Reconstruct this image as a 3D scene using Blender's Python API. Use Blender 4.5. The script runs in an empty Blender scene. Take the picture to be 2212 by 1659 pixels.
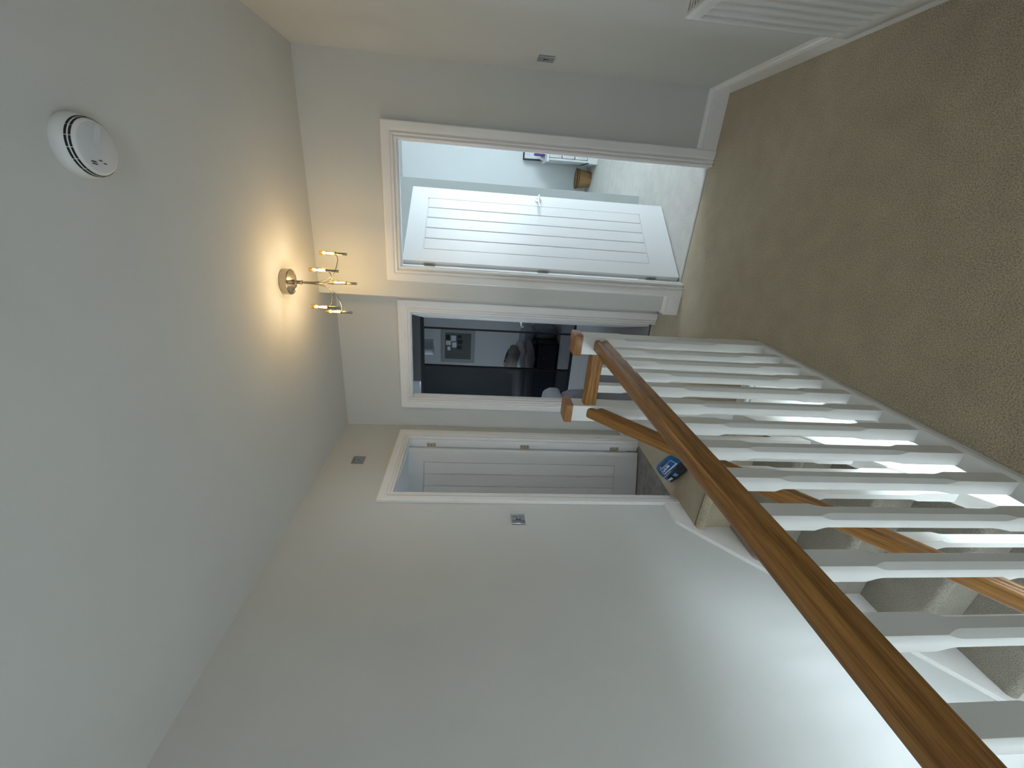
import bpy, bmesh, math, random
from mathutils import Vector, Matrix
random.seed(7)
PI = math.pi
SC = bpy.context.scene
COL = SC.collection

# ------------------------------------------------------------------ camera
F_PX, YAW, PITCH, ROLL, EYE = 889.53, 0.4175, -0.0942, 0.0378, 1.4563
cy, sy, cp, sp, cr, sr = math.cos(YAW), math.sin(YAW), math.cos(PITCH), math.sin(PITCH), math.cos(ROLL), math.sin(ROLL)
fwd = Vector((-sy * cp, cy * cp, sp))
r0 = Vector((cy, sy, 0)); u0 = r0.cross(fwd)
right = cr * r0 + sr * u0
up = -sr * r0 + cr * u0
cam_d = bpy.data.cameras.new('camera')
cam = bpy.data.objects.new('camera', cam_d)
COL.objects.link(cam)
cx_, cy_, cz_ = -up, right, -fwd          # the phone was held on its side: world up points to picture left
cam.matrix_world = Matrix(((cx_.x, cy_.x, cz_.x, 0), (cx_.y, cy_.y, cz_.y, 0), (cx_.z, cy_.z, cz_.z, EYE), (0, 0, 0, 1)))
cam_d.sensor_fit = 'HORIZONTAL'; cam_d.sensor_width = 36.0
cam_d.lens = F_PX / 2212 * 36.0
cam_d.clip_start = 0.02
SC.camera = cam

# ------------------------------------------------------------------ sky, exposure
SKY = 8.0
w = bpy.data.worlds.new('sky'); SC.world = w; w.use_nodes = True
bg = w.node_tree.nodes['Background']
bg.inputs['Color'].default_value = (0.79, 0.905, 1.0, 1)
bg.inputs['Strength'].default_value = SKY
SC.view_settings.view_transform = 'Standard'
SC.view_settings.look = 'None'
SC.view_settings.gamma = 1
SC.view_settings.use_curve_mapping = False
SC.view_settings.exposure = 1.47

def portal(name, loc, direction, sx, sy_):
    l = bpy.data.lights.new(name, 'AREA'); l.shape = 'RECTANGLE'; l.size = sx; l.size_y = sy_
    l.cycles.is_portal = True
    o = bpy.data.objects.new(name, l); COL.objects.link(o)
    o.location = loc
    o.rotation_euler = Vector(direction).to_track_quat('-Z', 'Z').to_euler()
    return o

# dimensions of the place (metres)
XR, YE, ZC = 0.70, 2.865, 2.509          # right wall, end wall, ceiling
XE, YM, XL = -0.65, 3.176, -1.839        # outer corner, recessed wall, left wall
YB, ZG = -1.8, -2.5575                   # wall behind, ground floor
WT = 0.09
HD = 1.968                               # clear door height
XRG = 2.3

# ------------------------------------------------------------------ materials
def mat(name, col, rough=0.5, metal=0.0, noise=0.0, nscale=40, bump=0.0, bscale=300, spec=0.5, dist=0.002, detail=2):
    m = bpy.data.materials.new(name); m.use_nodes = True
    nt = m.node_tree; b = nt.nodes['Principled BSDF']
    b.inputs['Base Color'].default_value = (*col, 1)
    b.inputs['Roughness'].default_value = rough
    b.inputs['Metallic'].default_value = metal
    b.inputs['Specular IOR Level'].default_value = spec
    tc = nt.nodes.new('ShaderNodeTexCoord')
    if noise:
        n = nt.nodes.new('ShaderNodeTexNoise'); n.inputs['Scale'].default_value = nscale; n.inputs['Detail'].default_value = detail
        nt.links.new(tc.outputs['Object'], n.inputs['Vector'])
        r = nt.nodes.new('ShaderNodeMapRange'); r.inputs['From Min'].default_value = 0.3; r.inputs['From Max'].default_value = 0.7
        r.inputs['To Min'].default_value = 1 - noise; r.inputs['To Max'].default_value = 1 + noise
        nt.links.new(n.outputs['Fac'], r.inputs['Value'])
        mx = nt.nodes.new('ShaderNodeVectorMath'); mx.operation = 'SCALE'
        mx.inputs[0].default_value = col
        nt.links.new(r.outputs['Result'], mx.inputs['Scale'])
        nt.links.new(mx.outputs['Vector'], b.inputs['Base Color'])
    if bump:
        n = nt.nodes.new('ShaderNodeTexNoise'); n.inputs['Scale'].default_value = bscale; n.inputs['Detail'].default_value = 2
        nt.links.new(tc.outputs['Object'], n.inputs['Vector'])
        bp = nt.nodes.new('ShaderNodeBump'); bp.inputs['Strength'].default_value = bump; bp.inputs['Distance'].default_value = dist
        nt.links.new(n.outputs['Fac'], bp.inputs['Height'])
        nt.links.new(bp.outputs['Normal'], b.inputs['Normal'])
    return m

def carpet(name, col):
    m = mat(name, col, 0.95, spec=0.1)
    nt = m.node_tree; b = nt.nodes['Principled BSDF']
    tc = nt.nodes.new('ShaderNodeTexCoord')
    def nz(scale, det):
        n = nt.nodes.new('ShaderNodeTexNoise'); n.inputs['Scale'].default_value = scale; n.inputs['Detail'].default_value = det
        nt.links.new(tc.outputs['Object'], n.inputs['Vector']); return n.outputs['Fac']
    def rng(sock, lo, hi, a=0.3, c=0.7):
        r = nt.nodes.new('ShaderNodeMapRange'); r.inputs['From Min'].default_value = a; r.inputs['From Max'].default_value = c
        r.inputs['To Min'].default_value = lo; r.inputs['To Max'].default_value = hi
        nt.links.new(sock, r.inputs['Value']); return r.outputs['Result']
    fine, blot = nz(230, 3), nz(9, 4)
    mu = nt.nodes.new('ShaderNodeMath'); mu.operation = 'MULTIPLY'
    nt.links.new(rng(fine, 0.6, 1.4), mu.inputs[0]); nt.links.new(rng(blot, 0.93, 1.07), mu.inputs[1])
    sc = nt.nodes.new('ShaderNodeVectorMath'); sc.operation = 'SCALE'; sc.inputs[0].default_value = col
    nt.links.new(mu.outputs[0], sc.inputs['Scale']); nt.links.new(sc.outputs['Vector'], b.inputs['Base Color'])
    bp = nt.nodes.new('ShaderNodeBump'); bp.inputs['Strength'].default_value = 0.9; bp.inputs['Distance'].default_value = 0.006
    nt.links.new(fine, bp.inputs['Height']); nt.links.new(bp.outputs['Normal'], b.inputs['Normal'])
    b.inputs['Sheen Weight'].default_value = 0.25
    return m

def oak(name, dark, light, rough=0.32):
    m = mat(name, light, rough)
    nt = m.node_tree; b = nt.nodes['Principled BSDF']
    tc = nt.nodes.new('ShaderNodeTexCoord')
    mp = nt.nodes.new('ShaderNodeMapping'); mp.inputs['Scale'].default_value = (3.0, 90, 90)
    nt.links.new(tc.outputs['Object'], mp.inputs['Vector'])
    n1 = nt.nodes.new('ShaderNodeTexNoise'); n1.inputs['Scale'].default_value = 1.0; n1.inputs['Detail'].default_value = 4; n1.inputs['Distortion'].default_value = 0.6
    nt.links.new(mp.outputs['Vector'], n1.inputs['Vector'])
    mp2 = nt.nodes.new('ShaderNodeMapping'); mp2.inputs['Scale'].default_value = (12, 420, 420)
    nt.links.new(tc.outputs['Object'], mp2.inputs['Vector'])
    n2 = nt.nodes.new('ShaderNodeTexNoise'); n2.inputs['Scale'].default_value = 1.0; n2.inputs['Detail'].default_value = 2
    nt.links.new(mp2.outputs['Vector'], n2.inputs['Vector'])
    ad = nt.nodes.new('ShaderNodeMix'); ad.data_type = 'FLOAT'; ad.inputs[0].default_value = 0.4
    nt.links.new(n1.outputs['Fac'], ad.inputs[2]); nt.links.new(n2.outputs['Fac'], ad.inputs[3])
    rp = nt.nodes.new('ShaderNodeValToRGB')
    rp.color_ramp.elements[0].position = 0.36; rp.color_ramp.elements[0].color = (*dark, 1)
    rp.color_ramp.elements[1].position = 0.62; rp.color_ramp.elements[1].color = (*light, 1)
    nt.links.new(ad.outputs[0], rp.inputs['Fac']); nt.links.new(rp.outputs['Color'], b.inputs['Base Color'])
    bp = nt.nodes.new('ShaderNodeBump'); bp.inputs['Strength'].default_value = 0.12; bp.inputs['Distance'].default_value = 0.001
    nt.links.new(n2.outputs['Fac'], bp.inputs['Height']); nt.links.new(bp.outputs['Normal'], b.inputs['Normal'])
    return m

def glass_thin(name, col=(1, 1, 1), gloss=0.08):
    m = bpy.data.materials.new(name); m.use_nodes = True
    nt = m.node_tree; nt.nodes.clear()
    o = nt.nodes.new('ShaderNodeOutputMaterial'); mx = nt.nodes.new('ShaderNodeMixShader'); mx.inputs[0].default_value = gloss
    t = nt.nodes.new('ShaderNodeBsdfTransparent'); t.inputs[0].default_value = (*col, 1)
    g = nt.nodes.new('ShaderNodeBsdfGlossy'); g.inputs['Roughness'].default_value = 0.03
    nt.links.new(t.outputs[0], mx.inputs[1]); nt.links.new(g.outputs[0], mx.inputs[2]); nt.links.new(mx.outputs[0], o.inputs['Surface'])
    return m

def emit(name, col, s):
    m = bpy.data.materials.new(name); m.use_nodes = True
    nt = m.node_tree; nt.nodes.clear()
    o = nt.nodes.new('ShaderNodeOutputMaterial'); e = nt.nodes.new('ShaderNodeEmission')
    e.inputs[0].default_value = (*col, 1); e.inputs[1].default_value = s
    nt.links.new(e.outputs[0], o.inputs['Surface']); return m

def stripes(name, cols, axis, scale):
    m = mat(name, cols[0], 0.9, spec=0.1); nt = m.node_tree; b = nt.nodes['Principled BSDF']
    tc = nt.nodes.new('ShaderNodeTexCoord'); wv = nt.nodes.new('ShaderNodeTexWave'); wv.bands_direction = axis
    wv.inputs['Scale'].default_value = scale; wv.inputs['Distortion'].default_value = 0.6
    nt.links.new(tc.outputs['Object'], wv.inputs['Vector'])
    rp = nt.nodes.new('ShaderNodeValToRGB'); rp.color_ramp.elements[0].color = (*cols[0], 1); rp.color_ramp.elements[1].color = (*cols[1], 1)
    rp.color_ramp.elements[0].position = 0.4; rp.color_ramp.elements[1].position = 0.6
    nt.links.new(wv.outputs['Fac'], rp.inputs['Fac']); nt.links.new(rp.outputs['Color'], b.inputs['Base Color'])
    return m

M_WALL = mat('wall_paint', (0.66, 0.66, 0.64), 0.85, noise=0.015, nscale=3, bump=0.15, bscale=260, dist=0.0008, spec=0.2)
M_CEIL = mat('ceiling_paint', (0.675, 0.665, 0.635), 0.9, noise=0.015, nscale=3, bump=0.15, bscale=260, dist=0.0008, spec=0.2)
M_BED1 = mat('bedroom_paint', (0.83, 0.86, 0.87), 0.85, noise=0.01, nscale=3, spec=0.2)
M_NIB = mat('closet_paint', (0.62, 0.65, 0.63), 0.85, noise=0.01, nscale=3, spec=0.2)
M_BAR = mat('threshold_metal', (0.40, 0.39, 0.37), 0.55, 0.3)
M_BED2 = mat('grey_bedroom_paint', (0.55, 0.56, 0.57), 0.85, noise=0.01, nscale=3, spec=0.2)
M_TRIM = mat('white_gloss', (0.90, 0.88, 0.87), 0.3, noise=0.01, nscale=8, bump=0.04, bscale=60, dist=0.001)
M_DOOR = mat('door_white', (0.80, 0.80, 0.80), 0.38, bump=0.08, bscale=180, dist=0.0005)
M_SPIN = mat('baluster_white', (0.80, 0.785, 0.75), 0.42, noise=0.015, nscale=12, bump=0.05, bscale=120, dist=0.0005)
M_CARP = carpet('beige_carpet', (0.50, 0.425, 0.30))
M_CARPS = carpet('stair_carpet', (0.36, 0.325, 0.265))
M_CARPB = carpet('bedroom_carpet', (0.62, 0.60, 0.56))
M_CARPG = carpet('grey_carpet', (0.30, 0.295, 0.30))
M_LAM = mat('grey_laminate', (0.20, 0.18, 0.165), 0.5, noise=0.3, nscale=14, detail=6)
M_OAK = oak('oak_handrail', (0.19, 0.075, 0.014), (0.43, 0.205, 0.050))
M_OAKC = oak('oak_cap', (0.22, 0.09, 0.025), (0.40, 0.185, 0.06))
M_CHROME = mat('polished_chrome', (0.40, 0.41, 0.45), 0.12, 1.0)
M_NICKEL = mat('brushed_nickel', (0.42, 0.375, 0.31), 0.24, 1.0, noise=0.06, nscale=60)
M_HINGE = mat('hinge_steel', (0.70, 0.67, 0.60), 0.35, 0.85)
M_DARK = mat('dark_slot', (0.012, 0.011, 0.01), 0.7)
M_SCREW = mat('screw_head', (0.10, 0.09, 0.08), 0.4, 0.8)
M_RAD = mat('radiator_enamel', (0.74, 0.735, 0.715), 0.33, noise=0.01, nscale=8)
M_PLASTIC = mat('detector_plastic', (0.77, 0.755, 0.72), 0.45, noise=0.01, nscale=20)
M_PLASTICF = mat('detector_face', (0.66, 0.66, 0.665), 0.5, noise=0.01, nscale=20)
M_SILVER = mat('satin_silver', (0.82, 0.83, 0.85), 0.22, 0.9)
M_WIN = glass_thin('window_glass', (0.96, 0.98, 0.98), 0.05)
M_TUBE = glass_thin('amber_glass', (1.0, 0.86, 0.55), 0.10)
M_BULB = emit('halogen_capsule', (1.0, 0.84, 0.56), 28.0)

# ------------------------------------------------------------------ mesh helpers
WORLD = {}
def link(o, parent, M):
    COL.objects.link(o)
    if parent is not None:
        o.parent = parent
        o.matrix_basis = WORLD[parent].inverted() @ M
    else:
        o.matrix_basis = M
    WORLD[o] = M.copy()
    return o

I4 = Matrix.Identity(4)
def T(x, y, z): return Matrix.Translation((x, y, z))
def RZ(a): return Matrix.Rotation(a, 4, 'Z')
def RX(a): return Matrix.Rotation(a, 4, 'X')
def RY(a): return Matrix.Rotation(a, 4, 'Y')

def obj(name, bm, m, parent=None, M=I4, smooth=False, recalc=True):
    if recalc: bmesh.ops.recalc_face_normals(bm, faces=bm.faces[:])
    me = bpy.data.meshes.new(name)
    if smooth:
        for f in bm.faces: f.smooth = True
    bm.to_mesh(me); bm.free()
    for x in (m if isinstance(m, (list, tuple)) else [m]): me.materials.append(x)
    if smooth and smooth != 'all':
        try: me.set_sharp_from_angle(angle=math.radians(smooth if smooth is not True else 40))
        except Exception: pass
    return link(bpy.data.objects.new(name, me), parent, M)

def inst(src, parent, M, name=None):
    return link(bpy.data.objects.new(name or src.name.split('.')[0], src.data), parent, M)

def tag(o, label=None, cat=None, group=None, kind=None):
    if label: o['label'] = label
    if cat: o['category'] = cat
    if group: o['group'] = group
    if kind: o['kind'] = kind
    return o
def thing(name, loc, label, cat, group=None, M=None):
    o = bpy.data.objects.new(name, None); o.empty_display_size = 0.05
    link(o, None, M if M is not None else T(*loc))
    return tag(o, label, cat, group)
def struct(o, label=None, cat=None): return tag(o, label, cat, None, 'structure')

def B(bm, x0, x1, y0, y1, z0, z1, bev=0.0, mi=0):
    vs = [bm.verts.new((x, y, z)) for x in (x0, x1) for y in (y0, y1) for z in (z0, z1)]
    fs = [bm.faces.new([vs[i] for i in q]) for q in ((0, 1, 3, 2), (4, 6, 7, 5), (0, 4, 5, 1), (2, 3, 7, 6), (0, 2, 6, 4), (1, 5, 7, 3))]
    for f in fs: f.material_index = mi
    if bev:
        es = set(e for f in fs for e in f.edges)
        bmesh.ops.bevel(bm, geom=list(es), offset=bev, segments=2, affect='EDGES', profile=0.5)
    return bm
def box(x0, x1, y0, y1, z0, z1, bev=0.0): return B(bmesh.new(), x0, x1, y0, y1, z0, z1, bev)
def boxes(lst, bev=0.0):
    bm = bmesh.new()
    for b in lst: B(bm, *b, bev)
    return bm
def prism(bm, poly, axis, a, b):
    """polygon in the two other axes (in xyz order) extruded along axis from a to b"""
    def P(p, t):
        return {'x': (t, p[0], p[1]), 'y': (p[0], t, p[1]), 'z': (p[0], p[1], t)}[axis]
    v0 = [bm.verts.new(P(p, a)) for p in poly]; v1 = [bm.verts.new(P(p, b)) for p in poly]
    bm.faces.new(v0); bm.faces.new(v1[::-1])
    n = len(poly)
    for i in range(n): bm.faces.new((v0[i], v0[(i + 1) % n], v1[(i + 1) % n], v1[i]))
    return bm
def lathe(bm, prof, seg=32, M=I4, mi=0):
    rings = []
    for r, z in prof:
        if r < 1e-6: rings.append([bm.verts.new(M @ Vector((0, 0, z)))])
        else: rings.append([bm.verts.new(M @ Vector((r * math.cos(2 * PI * i / seg), r * math.sin(2 * PI * i / seg), z))) for i in range(seg)])
    for a, b in zip(rings, rings[1:]):
        for i in range(seg):
            j = (i + 1) % seg
            q = [a[i % len(a)], a[j % len(a)], b[j % len(b)], b[i % len(b)]]
            u = []
            for v in q:
                if v not in u: u.append(v)
            if len(u) > 2: bm.faces.new(u).material_index = mi
    return bm
def tube(bm, pts, rad, seg=10, cap=True):
    pts = [Vector(p) for p in pts]; rads = rad if isinstance(rad, (list, tuple)) else [rad] * len(pts)
    rings = []; nrm = None
    for i, p in enumerate(pts):
        t = (pts[min(i + 1, len(pts) - 1)] - pts[max(i - 1, 0)]).normalized()
        if nrm is None: nrm = t.orthogonal().normalized()
        nrm = (nrm - t * nrm.dot(t)).normalized(); bn = t.cross(nrm)
        rings.append([bm.verts.new(p + rads[i] * (math.cos(2 * PI * k / seg) * nrm + math.sin(2 * PI * k / seg) * bn)) for k in range(seg)])
    for a, b in zip(rings, rings[1:]):
        for k in range(seg): bm.faces.new((a[k], a[(k + 1) % seg], b[(k + 1) % seg], b[k]))
    if cap: bm.faces.new(rings[0][::-1]); bm.faces.new(rings[-1])
    return bm
def bez(p0, p1, p2, p3, n=14):
    out = []
    for i in range(n + 1):
        t = i / n; s = 1 - t
        out.append(tuple(s**3 * a + 3 * s * s * t * b + 3 * s * t * t * c + t**3 * d for a, b, c, d in zip(p0, p1, p2, p3)))
    return out
def wall_pieces(a0, a1, z0, z1, holes):
    """rectangles (a0,a1,z0,z1) of a wall along one axis with rectangular holes (h0,h1,hz0,hz1), sorted"""
    out = []; a = a0
    for h0, h1, hz0, hz1 in sorted(holes):
        if h0 > a: out.append((a, h0, z0, z1))
        if hz0 > z0 + 1e-6: out.append((h0, h1, z0, hz0))
        if hz1 < z1: out.append((h0, h1, hz1, z1))
        a = h1
    if a < a1: out.append((a, a1, z0, z1))
    return out
def wall_x(name, x0, x1, y0, y1, z0, z1, holes, m, label):   # wall running along X, thickness y0..y1
    return struct(obj(name, boxes([(a, b, y0, y1, c, d) for a, b, c, d in wall_pieces(x0, x1, z0, z1, holes)]), m), label, 'wall')
def wall_y(name, x0, x1, y0, y1, z0, z1, holes, m, label):   # wall running along Y, thickness x0..x1
    return struct(obj(name, boxes([(x0, x1, a, b, c, d) for a, b, c, d in wall_pieces(y0, y1, z0, z1, holes)]), m), label, 'wall')

# ------------------------------------------------------------------ room shell
D1, D2, D3 = (-0.452, 0.299), (-1.568, -0.823), (2.262, 2.988)   # clear door openings
LN = 0.02                                                        # lining thickness
def dh(d): return (d[0] - LN, d[1] + LN, -0.04, HD + LN)

W_ST = (-1.50, -0.92, -0.65, 0.40)      # stair window in the wall behind
W_GF = (-1.1, 2.3, -2.45, -0.50)      # ground floor window, right side wall (y0,y1,z0,z1)
W_B1 = (3.25, 4.40, 0.85, 2.0)
W_FILL = (-0.20, 0.40, 1.00, 1.60)       # added window in the wall behind, unseen, brightens right side of landing
W_B2 = (4.7, 5.6, 0.8, 1.9)
W_B3 = (1.6, 2.15, 1.0, 1.9)

wall_x('wall_end', XE, XR, YE, YE + WT, 0, ZC, [dh(D1)], M_WALL, 'grey painted end wall with the open white bedroom doorway')
wall_x('wall_recess', XL - 2.4, XE + WT, YM, YM + WT, 0, ZC, [dh(D2)], M_WALL, 'grey painted recessed wall around the dark wardrobe doorway')
struct(obj('wall_return', box(XE, XE + WT, YE + WT, YM, 0, ZC), M_WALL), 'short grey return wall joining end wall to recessed wall', 'wall')
wall_y('wall_left', XL - WT, XL, YB, YM, ZG, ZC, [dh(D3)], M_WALL, 'long pale wall rising beside the carpeted stairs')
wall_y('wall_right', XR, XR + 0.1, YB, YE + WT, 0, ZC, [], M_WALL, 'pale wall behind the white radiator')
wall_x('wall_back', XL - WT, XRG + 0.1, YB - 0.1, YB, ZG, ZC, [W_ST, W_FILL], M_WALL, 'pale wall with the stair window and an added fill-light window, behind the viewer')
struct(obj('ceiling', box(XL - WT, XR + 0.1, YB - 0.1, YM + WT, ZC, ZC + 0.1), M_CEIL), 'plain off-white landing ceiling', 'ceiling')
# landing carpet and the slab below it
XB = -0.561
struct(obj('floor', boxes([(XB, XR, YB, YE + 0.045, -0.03, 0), (XL - 0.02, XB, 1.960, YM + 0.06, -0.03, 0), (XB, XE + WT, YE, YM, -0.03, 0)]), M_CARP), 'beige carpeted landing floor', 'floor')
struct(obj('ceiling', boxes([(XB, XRG, YB, 4.0, -0.28, -0.031), (XL + 0.03, XB, 1.98, 4.0, -0.28, -0.031)]), M_CEIL), 'white hall ceiling under the landing', 'ceiling')
# ground floor hall
struct(obj('floor', box(XL, XRG, YB, 4.0, ZG - 0.05, ZG), M_LAM), 'dark hall floor at the foot of the stairs', 'floor')
wall_y('wall_hall_right', XRG, XRG + 0.1, YB, 4.0, ZG, -0.03, [W_GF], M_WALL, 'pale hall wall with the bright window downstairs')
wall_x('wall_hall_front', XL, XRG, 4.0, 4.1, ZG, -0.03, [], M_WALL, 'pale hall wall at the far end downstairs')
wall_y('wall_hall_left', XL - WT, XL, YM, 4.0, ZG, -0.03, [], M_WALL, 'pale hall wall below the far bedroom')
# bedroom seen through the bright doorway
BX1, BY0, BY1 = 2.4, YE + WT, 6.32
struct(obj('floor', box(XE, BX1, YE + 0.045, BY1, -0.028, 0.0), M_CARPB), 'pale carpet of the bright bedroom', 'floor')
struct(obj('ceiling', box(XE, BX1, BY0, BY1, ZC, ZC + 0.1), M_CEIL), 'white ceiling of the bright bedroom', 'ceiling')
wall_x('wall_bedroom_far', XE, BX1, BY1, BY1 + 0.1, 0, ZC, [], M_BED1, 'far wall of the bright bedroom behind the chest of drawers')
wall_y('wall_bedroom_right', BX1, BX1 + 0.1, BY0, BY1, 0, ZC, [W_B1], M_BED1, 'bright bedroom wall with the big window')
wall_x('wall_bedroom_front', XR + 0.1, BX1, BY0 - 0.1, BY0, 0, ZC, [], M_BED1, 'bedroom wall beside the doorway')
struct(obj('wall_bedroom_partition', box(XE, XE + 0.09, YM + WT, BY1, 0, ZC), M_BED1), 'partition wall between the two bedrooms', 'wall')
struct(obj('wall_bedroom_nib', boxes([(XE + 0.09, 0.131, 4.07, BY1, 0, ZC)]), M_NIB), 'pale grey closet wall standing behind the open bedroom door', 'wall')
# dark bedroom with the wardrobe
RX0 = XL - 2.4
struct(obj('floor', box(RX0, XE, YM + 0.06, 6.4, -0.028, 0.0), M_CARPG), 'grey carpet of the wardrobe bedroom', 'floor')
struct(obj('ceiling', box(RX0, XE, YM + WT, 6.4, ZC, ZC + 0.1), M_BED2), 'ceiling of the wardrobe bedroom', 'ceiling')
wall_x('wall_wardrobe_far', RX0, XE, 6.4, 6.5, 0, ZC, [], M_BED2, 'grey wall behind the sliding wardrobe')
wall_y('wall_wardrobe_left', RX0 - 0.1, RX0, YM + WT, 6.4, 0, ZC, [W_B2], M_BED2, 'grey bedroom wall with a small window')
# side room behind the left door
struct(obj('floor', box(RX0, XL - 0.02, 0.9, YM, -0.028, 0.0), M_LAM), 'dark streaked floor of the side room', 'floor')
struct(obj('ceiling', box(RX0, XL - WT, 0.9, YM, ZC, ZC + 0.1), M_BED2), 'ceiling of the side room', 'ceiling')
wall_y('wall_side_left', RX0 - 0.1, RX0, 0.8, YM + WT, 0, ZC, [W_B3], M_BED2, 'side room wall with a small window')
wall_x('wall_side_near', RX0, XL - WT, 0.8, 0.9, 0, ZC, [], M_BED2, 'near wall of the side room')

# windows: frame, sash bars, panes
def window(n, M, wd, ht, label):
    o = thing('window_%d' % n, None, label, 'window', M=M); o['kind'] = 'structure'
    f = 0.05
    obj('window_frame', boxes([(0, f, 0.02, 0.08, 0, ht), (wd - f, wd, 0.02, 0.08, 0, ht), (f, wd - f, 0.02, 0.08, 0, f), (f, wd - f, 0.02, 0.08, ht - f, ht), (wd / 2 - 0.02, wd / 2 + 0.02, 0.03, 0.07, f, ht - f)]), M_TRIM, o, M)
    obj('pane', box(f, wd / 2 - 0.02, 0.048, 0.052, f, ht - f), M_WIN, o, M)
    obj('pane', box(wd / 2 + 0.02, wd - f, 0.048, 0.052, f, ht - f), M_WIN, o, M)
    obj('window_sill', box(-0.03, wd + 0.03, -0.05, 0.02, -0.025, 0.0, 0.004), M_TRIM, o, M)
    c = M @ Vector((wd / 2, 0.09, ht / 2)); d = (M.to_3x3() @ Vector((0, -1, 0)))
    p = portal('daylight_portal', c, d, wd, ht)
window(1, T(W_ST[1], YB, W_ST[2]) @ RZ(PI), W_ST[1] - W_ST[0], W_ST[3] - W_ST[2], 'white stair window behind the viewer')
window(6, T(W_FILL[1], YB, W_FILL[2]) @ RZ(PI), W_FILL[1] - W_FILL[0], W_FILL[3] - W_FILL[2], 'small added window behind the viewer, unseen, brightening the landing')
window(2, T(XRG, W_GF[1], W_GF[2]) @ RZ(-PI / 2), W_GF[1] - W_GF[0], W_GF[3] - W_GF[2], 'wide white hall window downstairs')
window(3, T(BX1, W_B1[1], W_B1[2]) @ RZ(-PI / 2), W_B1[1] - W_B1[0], W_B1[3] - W_B1[2], 'large white window of the bright bedroom')
window(4, T(RX0, W_B2[0], W_B2[2]) @ RZ(PI / 2), W_B2[1] - W_B2[0], W_B2[3] - W_B2[2], 'small white window of the wardrobe bedroom')
window(5, T(RX0, W_B3[0], W_B3[2]) @ RZ(PI / 2), W_B3[1] - W_B3[0], W_B3[3] - W_B3[2], 'small white window of the side room')

# ------------------------------------------------------------------ doors
ARCH = [(-0.006, 0.0), (-0.006, 0.011), (-0.003, 0.0135), (0.003, 0.0140), (0.007, 0.0120), (0.0075, 0.0065), (0.012, 0.0065), (0.0125, 0.0125), (0.0155, 0.0170), (0.0205, 0.0190),
        (0.0255, 0.0170), (0.027, 0.0125), (0.0275, 0.0105), (0.032, 0.0105), (0.034, 0.0150), (0.040, 0.0195), (0.046, 0.0210), (0.080, 0.0215), (0.085, 0.0185), (0.085, 0.0)]
def architrave(wd, ht, bottom=(0, 0)):
    bm = bmesh.new(); rows = []
    for i in range(4):
        row = []
        for a, d in ARCH:
            x = -a if i < 2 else wd + a
            z = bottom[0 if i == 0 else 1] if i in (0, 3) else ht + a
            row.append(bm.verts.new((x, -d, z)))
        rows.append(row)
    for p, q in zip(rows, rows[1:]):
        for k in range(len(ARCH)):
            l = (k + 1) % len(ARCH)
            bm.faces.new((p[k], p[l], q[l], q[k]))
    bm.faces.new(rows[0]); bm.faces.new(rows[-1][::-1])
    return bm

def leaf_mesh(wd, ht, th=0.038):
    st, tr, br, rec = 0.112, 0.125, 0.20, 0.0075
    bm = bmesh.new()
    B(bm, 0, st, 0, th, 0, ht); B(bm, wd - st, wd, 0, th, 0, ht)
    B(bm, st, wd - st, 0, th, 0, br); B(bm, st, wd - st, 0, th, ht - tr, ht)
    B(bm, st, wd - st, rec, th - rec, br, ht - tr)
    return bm, st, tr, br
def lever(side=1):
    bm = bmesh.new()
    lathe(bm, [(0.0, 0.0), (0.026, 0.0), (0.026, 0.005), (0.022, 0.009), (0.0, 0.009)], 24)
    lathe(bm, [(0.009, 0.008), (0.009, 0.045), (0.0, 0.047)], 14)
    pts = bez((0, 0, 0.040), (0.03 * side, 0.006, 0.047), (0.075 * side, 0.012, 0.05), (0.118 * side, -0.004, 0.046), 12)
    tube(bm, pts, [0.0085 - 0.002 * i / 12 for i in range(13)], 10)
    pts = bez((0, 0, 0.040), (-0.005 * side, 0, 0.045), (-0.008 * side, 0, 0.045), (-0.016 * side, -0.003, 0.043), 4)
    tube(bm, pts, [0.0085, 0.009, 0.009, 0.0085, 0.006], 10)
    return bm
def hinge_mesh():
    bm = bmesh.new()
    B(bm, -0.0015, 0.0, -0.002, 0.030, 0, 0.076)
    tube(bm, [(0, 0, 0), (0, 0, 0.076)], 0.0055, 10)
    for z in (0.012, 0.038, 0.064): lathe(bm, [(0.0, 0.001), (0.0042, 0.001), (0.0042, 0.0)], 8, T(-0.0016, 0.014 + (0.006 if z == 0.038 else 0), z) @ RY(-PI / 2), 1)
    return bm

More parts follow.
